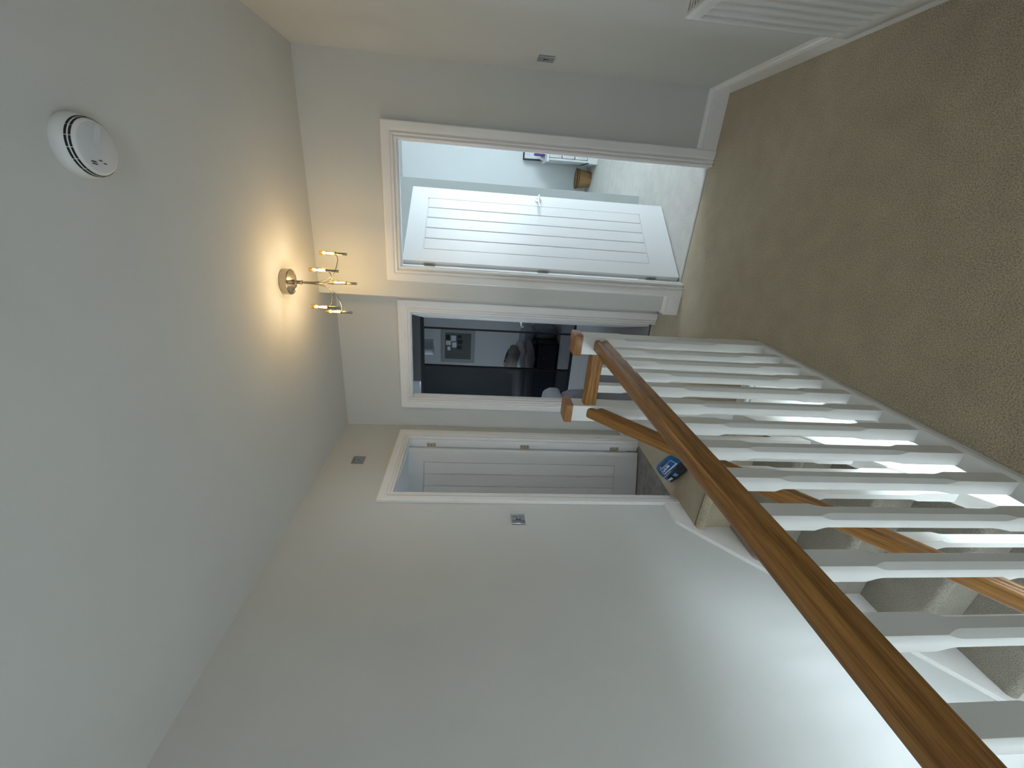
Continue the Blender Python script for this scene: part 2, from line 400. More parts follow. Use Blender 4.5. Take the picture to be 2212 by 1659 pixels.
def door(n, M, wd, label, hinge_right, opening, leaf_wd, lab_leaf, bar=None):
    """M: x along the wall (to the right from the landing), y into the room, z up, origin at the clear opening's lower left on the wall face"""
    o = thing('door_%d' % n, None, label, 'door', M=M); o['kind'] = 'structure'
    obj('architrave', architrave(wd, HD), M_TRIM, o, M, smooth=30)
    bm = boxes([(-LN, 0, 0, WT, 0, HD + LN), (wd, wd + LN, 0, WT, 0, HD + LN), (0, wd, 0, WT, HD, HD + LN)])
    obj('door_lining', bm, M_TRIM, o, M)
    s0, s1 = 0.014, 0.046
    obj('door_stop', boxes([(0, 0.012, s0, s1, 0, HD - 0.012), (wd - 0.012, wd, s0, s1, 0, HD - 0.012), (0, wd, s0, s1, HD - 0.012, HD)]), M_TRIM, o, M)
    th = 0.042
    # leaf: local x from the hinge, y = 0 landing face .. th room face, pivot on the room face
    sgn = -1 if hinge_right else 1
    hx = (wd - 0.009) if hinge_right else 0.009
    # pivot is at room face, so the leaf mesh spans y from -th to 0
    bm, st, tr, br = leaf_mesh(leaf_wd, HD - 0.012, th)
    S = Matrix.Diagonal((sgn, 1, 1, 1))
    L = M @ T(hx, WT + 0.004, 0.008) @ RZ(sgn * opening) 
    for v in bm.verts: v.co = S @ (v.co + Vector((0, -th, 0)))
    lf = obj('door_leaf', bm, M_DOOR, o, L); lf['label'] = lab_leaf
    nb = 5; pw = leaf_wd - 2 * st; g = 0.0065; bw = pw / nb
    src = None
    hb = (HD - 0.012) - tr - br - 2 * g
    for k in range(nb):
        x = st + k * bw + bw / 2
        if src is None:
            src = obj('board', box(-bw / 2 + g / 2, bw / 2 - g / 2, -th - 0.0003, 0.0003, 0, hb, 0.0022), M_DOOR, lf, L @ T(sgn * x, 0, br + g))
        else: inst(src, lf, L @ T(sgn * x, 0, br + g))
    for face in (0, 1):
        Hm = L @ T(sgn * (leaf_wd - 0.055), -th if face == 0 else 0, 1.0) @ RX(PI / 2 if face == 0 else -PI / 2)
        b2 = lever(-sgn)
        if face == 1:
            for v in b2.verts: v.co.y *= -1
        obj('handle', b2, M_SILVER, lf, Hm, smooth=50)
    hs = None
    for z in (0.16, 0.95, 1.74):
        Hm = L @ T(0, 0.002, z) @ (RZ(PI) if True else I4) @ Matrix.Diagonal((sgn, 1, 1, 1))
        if hs is None: hs = obj('hinge', hinge_mesh(), [M_HINGE, M_SCREW], lf, Hm)
        else: inst(hs, lf, Hm)
    if bar: obj('threshold_bar', boxes([(0.0, wd, bar[0], bar[1], -0.002, 0.004)], 0.0015), bar[2], o, M)
    # fixed hinge plates on the lining
    hs = None
    for z in (0.168, 0.958, 1.748):
        x = wd if hinge_right else 0
        bmh = bmesh.new(); B(bmh, -0.0015, 0.0015, 0.052, 0.094, 0, 0.076)
        for q in (0.012, 0.038, 0.064): lathe(bmh, [(0.0, 0.001), (0.0042, 0.001), (0.0042, 0.0)], 8, T(0.0016 * sgn, 0.068 + (0.006 if q == 0.038 else 0), q) @ RY(sgn * PI / 2), 1)
        obj('hinge_plate', bmh, [M_HINGE, M_SCREW], o, M @ T(x, 0, z))
    return o
door(1, T(D1[0], YE, 0), D1[1] - D1[0], 'white boarded door standing open into the bright bedroom', False, math.radians(51), 0.737, 'white door leaf with vertical board grooves, half open', (0.030, 0.048, M_BAR))
door(2, T(D2[0], YM, 0), D2[1] - D2[0], 'white doorway to the bedroom with the dark mirrored wardrobe', True, math.radians(73.2), 0.737, 'white door leaf swung almost fully open', (0.060, 0.075, M_SCREW))
door(3, T(XL, D3[0], 0) @ RZ(PI / 2), D3[1] - D3[0], 'grey-white boarded door ajar in the wall beside the stairs', True, math.radians(68), 0.72, 'white door leaf with vertical board grooves in shade')

# ------------------------------------------------------------------ skirtings
def skirt_prof(h=0.122):
    return [(0, 0), (0.0165, 0), (0.0165, h - 0.036), (0.0145, h - 0.034), (0.0145, h - 0.030), (0.0175, h - 0.026), (0.0165, h - 0.018), (0.010, h - 0.012), (0.008, h - 0.006), (0.006, h), (0, h)]
def skirt(name, p0, p1, label, h=0.122, ext=0.0):
    """p0->p1 along the wall face, room on the left hand side"""
    p0, p1 = Vector((*p0, 0)), Vector((*p1, 0)); d = p1 - p0; Ln = d.length
    M = T(*p0) @ RZ(math.atan2(d.y, d.x))
    bm = prism(bmesh.new(), skirt_prof(h), 'x', 0, Ln)
    return struct(obj(name, bm, M_TRIM, None, M), label, 'skirting')
AO = 0.085
skirt('baseboard_right', (XR, YB), (XR, YE), 'white moulded skirting running under the radiator')
skirt('baseboard_end', (XR, YE), (D1[1] + AO, YE), 'white moulded skirting between corner and bedroom doorway')
skirt('baseboard_end_return', (D1[0] - AO, YE), (XE, YE), 'short white skirting between the two doorways')
skirt('baseboard_return', (XE, YE - 0.017), (XE, YM), 'short white skirting on the return wall')
skirt('baseboard_bedroom', (BX1, BY1), (0.131, BY1), 'white skirting of the bright bedroom')
skirt('baseboard_side', (XL, YM), (XL, D3[1] + AO), 'white skirting in the corner beside the side door')
skirt('baseboard_recess', (D2[0] - AO, YM), (XL, YM), 'white skirting below the recessed wall')

# ------------------------------------------------------------------ staircase
RISE, GO, NOSE0 = 0.2325, 0.2527, 1.93
SLOPE = RISE / GO
stair = thing('staircase', (-1.4, 0.6, ZG), 'carpeted staircase with white strings going down beside the pale wall', 'staircase')
SX0, SX1 = XL + 0.018, -0.976
def step_bm(first=False):
    SXE = -1.0165 if first else SX1
    r = 0.029; z = 0.0
    pts = [(GO + 0.03 if not first else 0.04, z)]
    for i in range(9):
        a = PI / 2 + PI * i / 8
        pts.append((r + r * math.cos(a), -r + r * math.sin(a)))
    pts += [(0.026, -2 * r - 0.004), (0.026, -RISE)]
    pts += [(GO + 0.03 if not first else 0.04, -RISE)] if not first else [(0.04, -RISE)]
    return prism(bmesh.new(), pts, 'x', SX0, SXE)
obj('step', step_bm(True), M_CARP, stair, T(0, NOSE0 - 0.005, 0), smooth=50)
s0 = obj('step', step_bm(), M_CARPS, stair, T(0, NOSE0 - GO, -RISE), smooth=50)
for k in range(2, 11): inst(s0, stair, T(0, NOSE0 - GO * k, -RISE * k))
def line(c, y): return SLOPE * y + c
YF = -0.745
# string against the wall, with a moulded top edge
cw = -1.735
bm = prism(bmesh.new(), [(D3[0] - AO, -0.5), (D3[0] - AO, 0.106), (2.0, 0.106), (YF, line(cw, YF)), (YF, line(cw, YF) - 0.42)], 'x', XL + 0.001, XL + 0.018)
obj('wall_string', bm, M_TRIM, stair)
bm = bmesh.new()
prism(bm, [(D3[0] - AO, 0.083), (D3[0] - AO, 0.106), (2.0, 0.106), (YF, line(cw, YF)), (YF, line(cw - 0.032, YF)), (1.99, 0.083)], 'x', XL + 0.018, XL + 0.024)
prism(bm, [(D3[0] - AO, 0.098), (D3[0] - AO, 0.112), (2.003, 0.112), (YF, line(cw + 0.008, YF)), (YF, line(cw - 0.010, YF)), (1.997, 0.098)], 'x', XL + 0.001, XL + 0.014)
obj('string_moulding', bm, M_TRIM, stair)
# outer string with its base rail and lower bead
y1 = 1.86
def slope_bar(c0, c1, x0, x1, ya=YF, yb=y1): return prism(bmesh.new(), [(ya, line(c0, ya)), (yb, line(c0, yb)), (yb, line(c1, yb)), (ya, line(c1, ya))], 'x', x0, x1)
yo = 1.8485
obj('outer_string', prism(bmesh.new(), [(YF, line(-2.14, YF)), (1.871, line(-2.14, 1.871)), (1.871, -0.2335), (yo, -0.2335), (yo, line(-1.6705, yo)), (YF, line(-1.6705, YF))], 'x', -0.975, -0.946), M_SPIN, stair)
obj('string_bead', slope_bar(-2.14, -2.01, -0.946, -0.939), M_SPIN, stair)
obj('soffit', slope_bar(-2.175, -2.141, XL + 0.001, -0.939), M_CEIL, stair)

# baluster: square ends, stop-chamfered middle
def baluster_bm(z0, z1, c0, c1, hw=0.0205, ch=0.0105, tr=0.035):
    bm = bmesh.new()
    def ring(z, c):
        c = max(c, 0.0004); a, b = hw, hw - c
        return [bm.verts.new((x, y, z)) for x, y in ((a, -b), (a, b), (b, a), (-b, a), (-a, b), (-a, -b), (-b, -a), (b, -a))]
    st = [(z0, 0), (c0, 0)] + [(c0 + tr * t, ch * math.sin(t * PI / 2)) for t in (0.25, 0.5, 0.75, 1)] + [(c1 - tr * t, ch * math.sin(t * PI / 2)) for t in (1, 0.75, 0.5, 0.25)] + [(c1, 0), (z1, 0)]
    rings = [ring(*s) for s in st]
    for p, q in zip(rings, rings[1:]):
        for k in range(8): bm.faces.new((p[k], p[(k + 1) % 8], q[(k + 1) % 8], q[k]))
    bm.faces.new(rings[0][::-1]); bm.faces.new(rings[-1])
    return bm
# handrail profile (lateral, up), bottom at 0
RP = [(0.027, 0.0), (0.0290, 0.004), (0.0292, 0.012), (0.0275, 0.0165), (0.0235, 0.021), (0.0215, 0.027), (0.0225, 0.033), (0.0262, 0.039), (0.0290, 0.0435), (0.0292, 0.050), (0.0270, 0.0565), (0.022, 0.0610), (0.012, 0.0628), (0, 0.0632)]
RPF = RP + [(-a, b) for a, b in RP[-2::-1]]
def rail(name, p0, p1, parent, m=M_OAK, vert_ends=False):
    p0, p1 = Vector(p0), Vector(p1); d = (p1 - p0); Ln = d.length
    X = d.normalized(); Y = Vector((0, 0, 1)).cross(X).normalized(); Z = X.cross(Y)
    M = Matrix(((X.x, Y.x, Z.x, p0.x), (X.y, Y.y, Z.y, p0.y), (X.z, Y.z, Z.z, p0.z), (0, 0, 0, 1)))
    bm = prism(bmesh.new(), RPF, 'x', 0, Ln)
    if vert_ends:
        t = X.z / math.hypot(X.x, X.y)
        for v in bm.verts: v.co.x += v.co.z * t
    return obj(name, bm, m, parent, M, smooth=35)

bal = thing('landing_balustrade', (-0.6, 0.6, 0.0), 'white balustrade with oak handrail guarding the stairwell edge of the landing', 'balustrade')
NW = 0.0435
def newel(x, y, zb=-0.40):
    o = obj('newel_post', baluster_bm(zb, 0.945, 0.27, 0.745, NW, 0.010, 0.02), M_SPIN, bal, T(x, y, 0))
    bm = box(-0.0525, 0.0525, -0.0525, 0.0525, 0.944, 0.984)
    es = [e for e in bm.edges if max(v.co.z for v in e.verts) > 0.98]
    bmesh.ops.bevel(bm, geom=es, offset=0.010, segments=3, affect='EDGES', profile=0.5)
    obj('newel_cap', bm, M_OAKC, o, T(x, y, 0), smooth=40)
    return o
N1, N2 = (-0.6055, 1.893), (-0.972, 1.893)
newel(*N1); newel(*N2, zb=-0.2315)
YN = 1.893 - NW
RAILB = 0.822
rail('handrail', (-0.603, YN, RAILB), (-0.588, -1.2, RAILB - 0.022), bal)
rail('handrail', (N1[0] - NW, 1.893, RAILB), (N2[0] + NW, 1.893, RAILB), bal)
XBAL = -0.5925
b0 = None
for k in range(21):
    y = 1.715 + 0.0205 - 0.1335 * k
    if y < -1.0: break
    if b0 is None: b0 = obj('baluster', baluster_bm(0.02, RAILB + 0.004, 0.205, 0.695), M_SPIN, bal, T(XBAL, y, 0))
    else: inst(b0, bal, T(XBAL, y, 0))
for x in (-0.742, -0.840): inst(b0, bal, T(x, 1.893, 0))
# base rail along the floor edge and across the end, with its bead and fascia below
bm = bmesh.new()
prism(bm, [(-0.620, 0.0), (-0.622, 0.018), (-0.617, 0.026), (-0.568, 0.026), (-0.563, 0.018), (-0.563, 0.0)], 'y', -1.2, YN)
obj('base_rail', bm, M_SPIN, bal)
obj('fascia', box(-0.612, XB - 0.001, -1.2, YN, -0.33, 0.0), M_SPIN, bal)
bm = bmesh.new()
prism(bm, [(1.860, 0.0), (1.857, 0.018), (1.862, 0.026), (1.92, 0.026), (1.925, 0.018), (1.925, 0.0)], 'x', N2[0] + NW, N1[0] - NW)
obj('base_rail', bm, M_SPIN, bal)
obj('fascia', boxes([(N2[0] + NW, N1[0] - NW, 1.872, 1.924, -0.44, 0.0), (N2[0] + NW, N1[0] - NW, 1.862, 1.872, -0.045, -0.012)]), M_SPIN, bal)

sb = thing('stair_balustrade', (-0.94, 0.5, -1.2), 'white balusters and sloping oak handrail following the stairs down', 'balustrade')
XS = -0.968
HC = -0.920
rail('handrail', (-0.968, YN, line(HC, YN)), (-0.968, -0.75, line(HC, -0.75)), sb, vert_ends=True)
obj('base_rail', slope_bar(-1.669, -1.634, -0.997, -0.938, -0.75, YN), M_SPIN, sb)
lo, hi = -1.645, HC + 0.012
b1 = None
k = 0
while True:
    y = 1.735 - 0.1264 * k
    if y < -0.7: break
    z = line(lo, y)
    if b1 is None:
        bm = baluster_bm(-0.01, hi - lo + 0.012, 0.16, 0.59)
        for v in bm.verts:
            if v.co.z < 0.0 or v.co.z > hi - lo: v.co.z += SLOPE * v.co.y
        b1 = obj('baluster', bm, M_SPIN, sb, T(XS, y, z))
    else: inst(b1, sb, T(XS, y, z))
    k += 1
obj('newel_post', baluster_bm(ZG, line(HC, -0.79) + 0.16, ZG + 0.4, line(HC, -0.79) - 0.2, NW, 0.010, 0.02), M_SPIN, sb, T(-0.968, -0.79, 0))

# ------------------------------------------------------------------ ceiling light
LC = Vector((-0.489, 2.372, ZC))
lamp = thing('ceiling_light', LC, 'nickel ceiling light with five curved arms and lit glass tubes', 'light')
bm = lathe(bmesh.new(), [(0.0, 0.0), (0.066, 0.0), (0.069, -0.003), (0.069, -0.038), (0.066, -0.042), (0.062, -0.0425), (0.060, -0.040), (0.056, -0.0405), (0.018, -0.046), (0.0, -0.046)], 48)
obj('ceiling_plate', bm, M_NICKEL, lamp, T(*LC), smooth=35)
bm = lathe(bmesh.new(), [(0.0, -0.045), (0.013, -0.045), (0.013, -0.062), (0.010, -0.064), (0.010, -0.085), (0.012, -0.088), (0.012, -0.10), (0.008, -0.103), (0, -0.103)], 20)
obj('stem', bm, M_NICKEL, lamp, T(*LC), smooth=35)
heads = [(-0.332, 2.430), (-0.397, 2.262), (-0.520, 2.577), (-0.584, 2.232), (-0.661, 2.437)]
head_top, head_bot = 2.326, 2.177
for hx, hy in heads:
    d = Vector((hx - LC.x, hy - LC.y, 0)); a = math.atan2(d.y, d.x); R_ = d.length
    pts = bez((0.005, 0, ZC - 0.055), (0.004, 0, ZC - 0.19), (0.004, 0, ZC - 0.24), (R_ * 0.42, 0, ZC - 0.268), 12)[:-1] + bez((R_ * 0.42, 0, ZC - 0.268), (R_ * 0.75, 0, ZC - 0.288), (R_ * 0.97, 0, ZC - 0.285), (R_, 0, ZC - 0.262), 10)
    obj('arm', tube(bmesh.new(), pts, 0.0026, 8), M_NICKEL, lamp, T(LC.x, LC.y, 0) @ RZ(a), smooth='all')
    HM = T(hx, hy, head_bot)
    h = obj('lamp_holder', lathe(bmesh.new(), [(0, 0), (0.0065, 0), (0.007, 0.001), (0.007, 0.058), (0.009, 0.06), (0.009, 0.066), (0, 0.066)], 18), M_NICKEL, lamp, HM, smooth=35)
    bm = lathe(bmesh.new(), [(0.0095, 0.058), (0.0105, 0.06), (0.0105, 0.147), (0.0095, 0.149), (0.0088, 0.147), (0.0088, 0.066)], 20)
    obj('glass_tube', bm, M_TUBE, h, HM, smooth=35)
    bm = lathe(bmesh.new(), [(0, 0.068), (0.0052, 0.070), (0.0058, 0.085), (0.0052, 0.103), (0.002, 0.110), (0, 0.110)], 14)
    obj('bulb', bm, M_BULB, h, HM, smooth='all')
    pl = bpy.data.lights.new('halogen_light', 'POINT'); pl.energy = 0.33; pl.color = (1.0, 0.86, 0.67); pl.shadow_soft_size = 0.012
    po = bpy.data.objects.new('halogen_light', pl); link(po, h, HM @ T(0, 0, 0.128))

# ------------------------------------------------------------------ smoke detector
SD = Vector((0.050, 1.312, ZC))
det = thing('smoke_detector', SD, 'round white smoke alarm with black vent slots on the ceiling', 'smoke alarm')
prof = [(0, 0), (0.076, 0), (0.0775, -0.003), (0.0765, -0.018), (0.0735, -0.026), (0.0700, -0.030), (0.0690, -0.0365), (0.0675, -0.0385), (0.0670, -0.044), (0.0640, -0.049), (0.060, -0.0505), (0, -0.0515)]
obj('body', lathe(bmesh.new(), prof, 64), M_PLASTIC, det, T(*SD), smooth=45)
obj('face', lathe(bmesh.new(), [(0, -0.0510), (0.0585, -0.0500), (0.0585, -0.0515), (0.055, -0.0530), (0, -0.0540)], 48), M_PLASTICF, det, T(*SD), smooth=45)
def arc_bm(r, z0, z1, a, t=0.0016):
    bm = bmesh.new(); n = 6; vs = []
    for i in range(n + 1):
        q = -a / 2 + a * i / n
        vs.append([bm.verts.new(((r + dr) * math.cos(q), (r + dr) * math.sin(q), z)) for dr, z in ((0, z0), (t, z0), (t, z1), (0, z1))])
    for p, q in zip(vs, vs[1:]):
        for k in range(4): bm.faces.new((p[k], p[(k + 1) % 4], q[(k + 1) % 4], q[k]))
    bm.faces.new(vs[0]); bm.faces.new(vs[-1][::-1]); return bm
for r, z0, z1 in ((0.0688, -0.0365, -0.0315), (0.0665, -0.0445, -0.0395)):
    src = None
    for k in range(16):
        Mx = T(*SD) @ RZ(2 * PI * (k + 0.3) / 16)
        if src is None: src = obj('vent_slot', arc_bm(r, z0, z1, 2 * PI / 16 * 0.93), M_DARK, det, Mx)
        else: inst(src, det, Mx)
FD = math.radians(28)
bm = bmesh.new()
for i in range(24):
    pass
cap = [(0.017 * (1 if math.cos(t) > 0 else -1) * 0 + (0.016 if math.cos(t) > 0 else -0.016) + 0.009 * math.cos(t), 0.009 * math.sin(t)) for t in [2 * PI * (i + 0.5) / 24 for i in range(24)]]
obj('test_button', prism(bmesh.new(), cap, 'z', -0.0562, -0.052), M_PLASTICF, det, T(*SD) @ RZ(FD) @ T(0.028, -0.012, 0))
for dx, dy, l in ((-0.030, 0.020, 0.009), (-0.030, 0.034, 0.009), (-0.043, 0.002, 0.014), (-0.047, 0.006, 0.014)):
    obj('indicator_slot', box(-l / 2, l / 2, -0.0012, 0.0012, -0.0548, -0.052), M_DARK, det, T(*SD) @ RZ(FD) @ T(dx, dy - 0.012, 0) @ RZ(math.radians(70)))

# ------------------------------------------------------------------ switches
def switch(name, M, label, cat, rocker=True, group=None):
    o = thing(name, None, label, cat, group, M=M)
    h = 0.043
    bm = box(-h, h, -0.009, 0, -h, h)
    es = [e for e in bm.edges if all(v.co.y < -0.008 for v in e.verts)]
    bmesh.ops.bevel(bm, geom=es, offset=0.004, segments=3, affect='EDGES', profile=0.6)
    obj('plate', bm, M_CHROME, o, M, smooth=40)
    if rocker:
        obj('rocker', box(-0.006, 0.006, -0.0125, -0.0085, -0.0105, 0.0105, 0.0015), M_CHROME, o, M @ T(0, 0, 0) @ RX(math.radians(5)))
        obj('rocker_surround', boxes([(-0.0085, 0.0085, -0.0097, -0.0088, -0.0135, 0.0135)]), M_DARK, o, M)
    else:
        obj('centre_boss', lathe(bmesh.new(), [(0, 0.003), (0.009, 0.003), (0.011, 0.0)], 18, T(0, -0.009, 0) @ RX(PI / 2)), M_CHROME, o, M, smooth=40)
    for s in (-1, 1):
        obj('screw', lathe(bmesh.new(), [(0, 0.0012), (0.0032, 0.0008), (0.0038, 0.0)], 12, T(0.030 * s, -0.0092, 0) @ RX(PI / 2)), M_SILVER, o, M, smooth=40)
switch('light_switch', T(XL, 2.024, 1.139) @ RZ(PI / 2), 'chrome light switch on the stair wall beside the side door', 'switch')
switch('wall_plate', T(XL, 2.638, 2.283) @ RZ(PI / 2), 'square chrome plate high on the wall above the side door', 'wall plate', rocker=False)
switch('light_switch', T(XR, 2.648, 1.140) @ RZ(-PI / 2), 'chrome light switch on the radiator wall near the corner', 'switch')

# ------------------------------------------------------------------ radiator
RY1, RLEN, RZ0, RZ1, RXF = 1.714, 1.25, 0.205, 0.795, 0.600
rad = thing('radiator', (0.65, RY1 - RLEN / 2, RZ0), 'white panel radiator with fluted front and slotted top', 'radiator')
bm = bmesh.new()
pitch = 0.05
ny = int(RLEN / pitch) * 10; nz = 40
zs = [RZ0, RZ0 + 0.004] + [RZ0 + 0.035 + (0.045) * i / 10 for i in range(11)] + [RZ0 + 0.10 + (RZ1 - RZ0 - 0.20) * i / 6 for i in range(7)] + [RZ1 - 0.072 + 0.045 * i / 10 for i in range(11)] + [RZ1 - 0.018, RZ1 - 0.004, RZ1]
def sstep(a, b, x):
    t = min(1, max(0, (x - a) / (b - a))); return t * t * (3 - 2 * t)
grid = []
for j, z in enumerate(zs):
    row = []
    for i in range(ny + 1):
        y = RY1 - RLEN * i / ny
        wv = 0.5 - 0.5 * math.cos(2 * PI * (y - 1.659) / pitch)
        win = sstep(RZ0 + 0.045, RZ0 + 0.066, z) * (1 - sstep(RZ1 - 0.060, RZ1 - 0.040, z))
        edge = sstep(0.012, 0.02, RY1 - y) * sstep(0.012, 0.02, y - (RY1 - RLEN))
        d = 0.009 * win * edge * sstep(0.10, 0.60, wv)
        if z < RZ0 + 0.003 or z > RZ1 - 0.003: d += 0.004
        row.append(bm.verts.new((RXF + d, y, z)))
    grid.append(row)
for j in range(len(zs) - 1):
    for i in range(ny):
        bm.faces.new((grid[j][i], grid[j][i + 1], grid[j + 1][i + 1], grid[j + 1][i])).smooth = True
bk = RXF + 0.016
for j in range(len(zs) - 1):
    for i, s in ((0, 1), (ny, -1)):
        a, b = grid[j][i], grid[j + 1][i]
        bm.faces.new((a, b, bm.verts.new((bk, b.co.y, b.co.z)), bm.verts.new((bk, a.co.y, a.co.z))))
B(bm, bk - 0.004, bk, RY1 - RLEN, RY1, RZ0, RZ1)
obj('front_panel', bm, M_RAD, rad)
obj('back_panel', box(RXF + 0.078, RXF + 0.088, RY1 - RLEN, RY1, RZ0, RZ1, 0.003), M_RAD, rad)
bm = bmesh.new()
n = 70
for i in range(n): B(bm, RXF + 0.018, RXF + 0.076, RY1 - 0.03 - (RLEN - 0.06) * i / (n - 1) - 0.0006, RY1 - 0.03 - (RLEN - 0.06) * i / (n - 1) + 0.0006, RZ0 + 0.03, RZ1 - 0.03)
obj('convector_fins', bm, M_RAD, rad)
bm = bmesh.new()
B(bm, RXF + 0.002, RXF + 0.008, RY1 - RLEN, RY1, RZ1 - 0.012, RZ1 + 0.003); B(bm, RXF + 0.082, RXF + 0.088, RY1 - RLEN, RY1, RZ1 - 0.012, RZ1 + 0.003)
obj('top_trim', bm, M_RAD, rad)
src = None
for i in range(60):
    y = RY1 - 0.012 - (RLEN - 0.024) * i / 59
    if src is None: src = obj('grille_bar', box(RXF + 0.008, RXF + 0.082, -0.0035, 0.0035, RZ1 - 0.006, RZ1 + 0.002), M_RAD, rad, T(0, y, 0))
    else: inst(src, rad, T(0, y, 0))
obj('side_cover', boxes([(RXF + 0.010, RXF + 0.086, RY1 - 0.0015, RY1 + 0.0005, RZ0 + 0.01, RZ1 - 0.004)]), M_RAD, rad)
obj('bracket', boxes([(RXF + 0.086, XR - 0.001, RY1 - 0.20, RY1 - 0.17, RZ0 + 0.05, RZ1 - 0.05), (RXF + 0.086, XR - 0.001, RY1 - RLEN + 0.17, RY1 - RLEN + 0.20, RZ0 + 0.05, RZ1 - 0.05)]), M_RAD, rad)
for yy in (RY1 - RLEN - 0.03,):
    obj('pipe', tube(bmesh.new(), [(RXF + 0.05, RY1 - RLEN + 0.01, RZ0 + 0.03), (RXF + 0.05, yy, RZ0 + 0.03), (RXF + 0.05, yy, 0.0)], 0.0075, 10), M_SILVER, rad)

# ------------------------------------------------------------------ blue pouch at the head of the stairs
M_BAGB = mat('bag_blue', (0.012, 0.11, 0.30), 0.3, noise=0.35, nscale=18)
M_BAGK = mat('bag_black', (0.006, 0.007, 0.014), 0.3)
M_BAGW = mat('bag_white', (0.75, 0.78, 0.82), 0.35)
M_BAGL = mat('bag_label_blue', (0.01, 0.10, 0.42), 0.3)
M_BAGP = mat('bag_pale_blue', (0.12, 0.28, 0.62), 0.35)
bag = thing('pouch_bag', (-1.66, 2.32, 0), 'glossy blue and black pouch bag standing at the head of the stairs', 'bag')
BA = math.atan2(-0.147, 0.22)
BMx = T(-1.775, 2.350, 0.002) @ RZ(BA) @ RX(math.radians(-42))
BW, BH = 0.31, 0.150
def bag_pt(u, v, side=1, off=0.0):
    # u,v in 0..1; side 1 = front (towards the stairs)
    x = BW * u; z = BH * v
    pinch = 1 - 0.10 * sstep(0.5, 1.0, v) * abs(2 * u - 1)
    x = BW * (0.5 + (u - 0.5) * pinch)
    z = BH * v * (1 - 0.16 * (2 * u - 1) ** 4 * v)
    th = 0.045 * (max(0, math.sin(PI * u)) ** 0.55) * (max(0, math.sin(PI * min(1, 0.12 + 0.88 * v))) ** 0.5 if v < 0.999 else 0)
    th *= 1 + 0.10 * math.sin(17 * u + 3 * v) * math.sin(11 * v + 5 * u)
    return Vector((x, -side * (th + off), z))
def bag_patch(u0, u1, v0, v1, off, nu=10, nv=10, shear=0.0, cut=None):
    bm = bmesh.new(); g = []
    for j in range(nv + 1):
        row = []
        for i in range(nu + 1):
            v = v0 + (v1 - v0) * j / nv; u = u0 + (u1 - u0) * i / nu + shear * (v - v0)
            row.append(bm.verts.new(bag_pt(min(1, max(0, u)), v, 1, off)))
        g.append(row)
    for j in range(nv):
        for i in range(nu): bm.faces.new((g[j][i], g[j][i + 1], g[j + 1][i + 1], g[j + 1][i])).smooth = True
    return bm
bm = bmesh.new(); NU, NV = 28, 20; g = {}
for s in (1, -1):
    for j in range(NV + 1):
        for i in range(NU + 1):
            if s == -1 and (i in (0, NU) or j == NV): g[s, i, j] = g[1, i, j]; continue
            g[s, i, j] = bm.verts.new(bag_pt(i / NU, j / NV, s))
    for j in range(NV):
        for i in range(NU):
            q = (g[s, i, j], g[s, i + 1, j], g[s, i + 1, j + 1], g[s, i, j + 1])
            f = bm.faces.new(q if s == 1 else q[::-1]); f.smooth = True
            u, v = (i + .5) / NU, (j + .5) / NV
            f.material_index = 1 if (s == 1 and (v < 0.30 + 0.22 * max(0, u - 0.25) or u < 0.05 and v < 0.5)) else 0
for i in range(NU):
    q = []
    for v in (g[-1, i, 0], g[-1, i + 1, 0], g[1, i + 1, 0], g[1, i, 0]):
        if v not in q: q.append(v)
    bm.faces.new(q).material_index = 1
obj('pouch', bm, [M_BAGB, M_BAGK], bag, BMx)
lb = obj('label', bag_patch(0.36, 0.92, 0.50, 0.80, 0.0015, shear=-0.15), M_BAGW, bag, BMx)
obj('label_field', bag_patch(0.385, 0.90, 0.555, 0.785, 0.003, shear=-0.15), M_BAGL, lb, BMx)
for a, b, c, d in ((0.42, 0.50, 0.60, 0.68), (0.52, 0.60, 0.62, 0.71), (0.62, 0.72, 0.63, 0.72), (0.44, 0.70, 0.745, 0.765)):
    obj('label_mark', bag_patch(a, b, c, d, 0.0042, 4, 2, shear=-0.15), M_BAGW, lb, BMx)
for a, b, c, d, m in ((0.10, 0.36, 0.40, 0.425, M_BAGW), (0.36, 0.60, 0.425, 0.45, M_BAGW), (0.30, 0.44, 0.84, 0.86, M_BAGW), (0.16, 0.40, 0.12, 0.23, M_BAGW), (0.08, 0.15, 0.08, 0.24, M_BAGP), (0.52, 0.66, 0.10, 0.27, M_BAGP)):
    obj('printed_mark', bag_patch(a, b, c, d, 0.002, 6, 2), m, bag, BMx)
# a small dark smudge beside the print
obj('printed_mark', bag_patch(0.22, 0.32, 0.62, 0.74, 0.002, 4, 4), M_BAGK, bag, BMx)

# ------------------------------------------------------------------ bright bedroom: chest, picture, basket
M_FURN = mat('white_furniture', (0.74, 0.76, 0.76), 0.4, noise=0.01, nscale=10)
M_BLACK = mat('black_frame', (0.012, 0.014, 0.018), 0.35)
M_PAPER = mat('print_paper', (0.80, 0.83, 0.84), 0.7)
M_INK = mat('grey_ink', (0.30, 0.32, 0.40), 0.8)
M_PURPLE = mat('purple_card', (0.13, 0.05, 0.27), 0.4, noise=0.3, nscale=60)
M_WICK = mat('wicker', (0.34, 0.20, 0.085), 0.75, noise=0.35, nscale=120)
M_WICKD = mat('wicker_rim', (0.025, 0.016, 0.010), 0.7)
CX0, CX1, CY0, CY1, CZT = 0.515, 1.315, 5.80, 6.29, 0.645
ch = thing('chest_of_drawers', ((CX0 + CX1) / 2, (CY0 + CY1) / 2, 0), 'low white chest of drawers against the bright bedroom wall', 'chest')
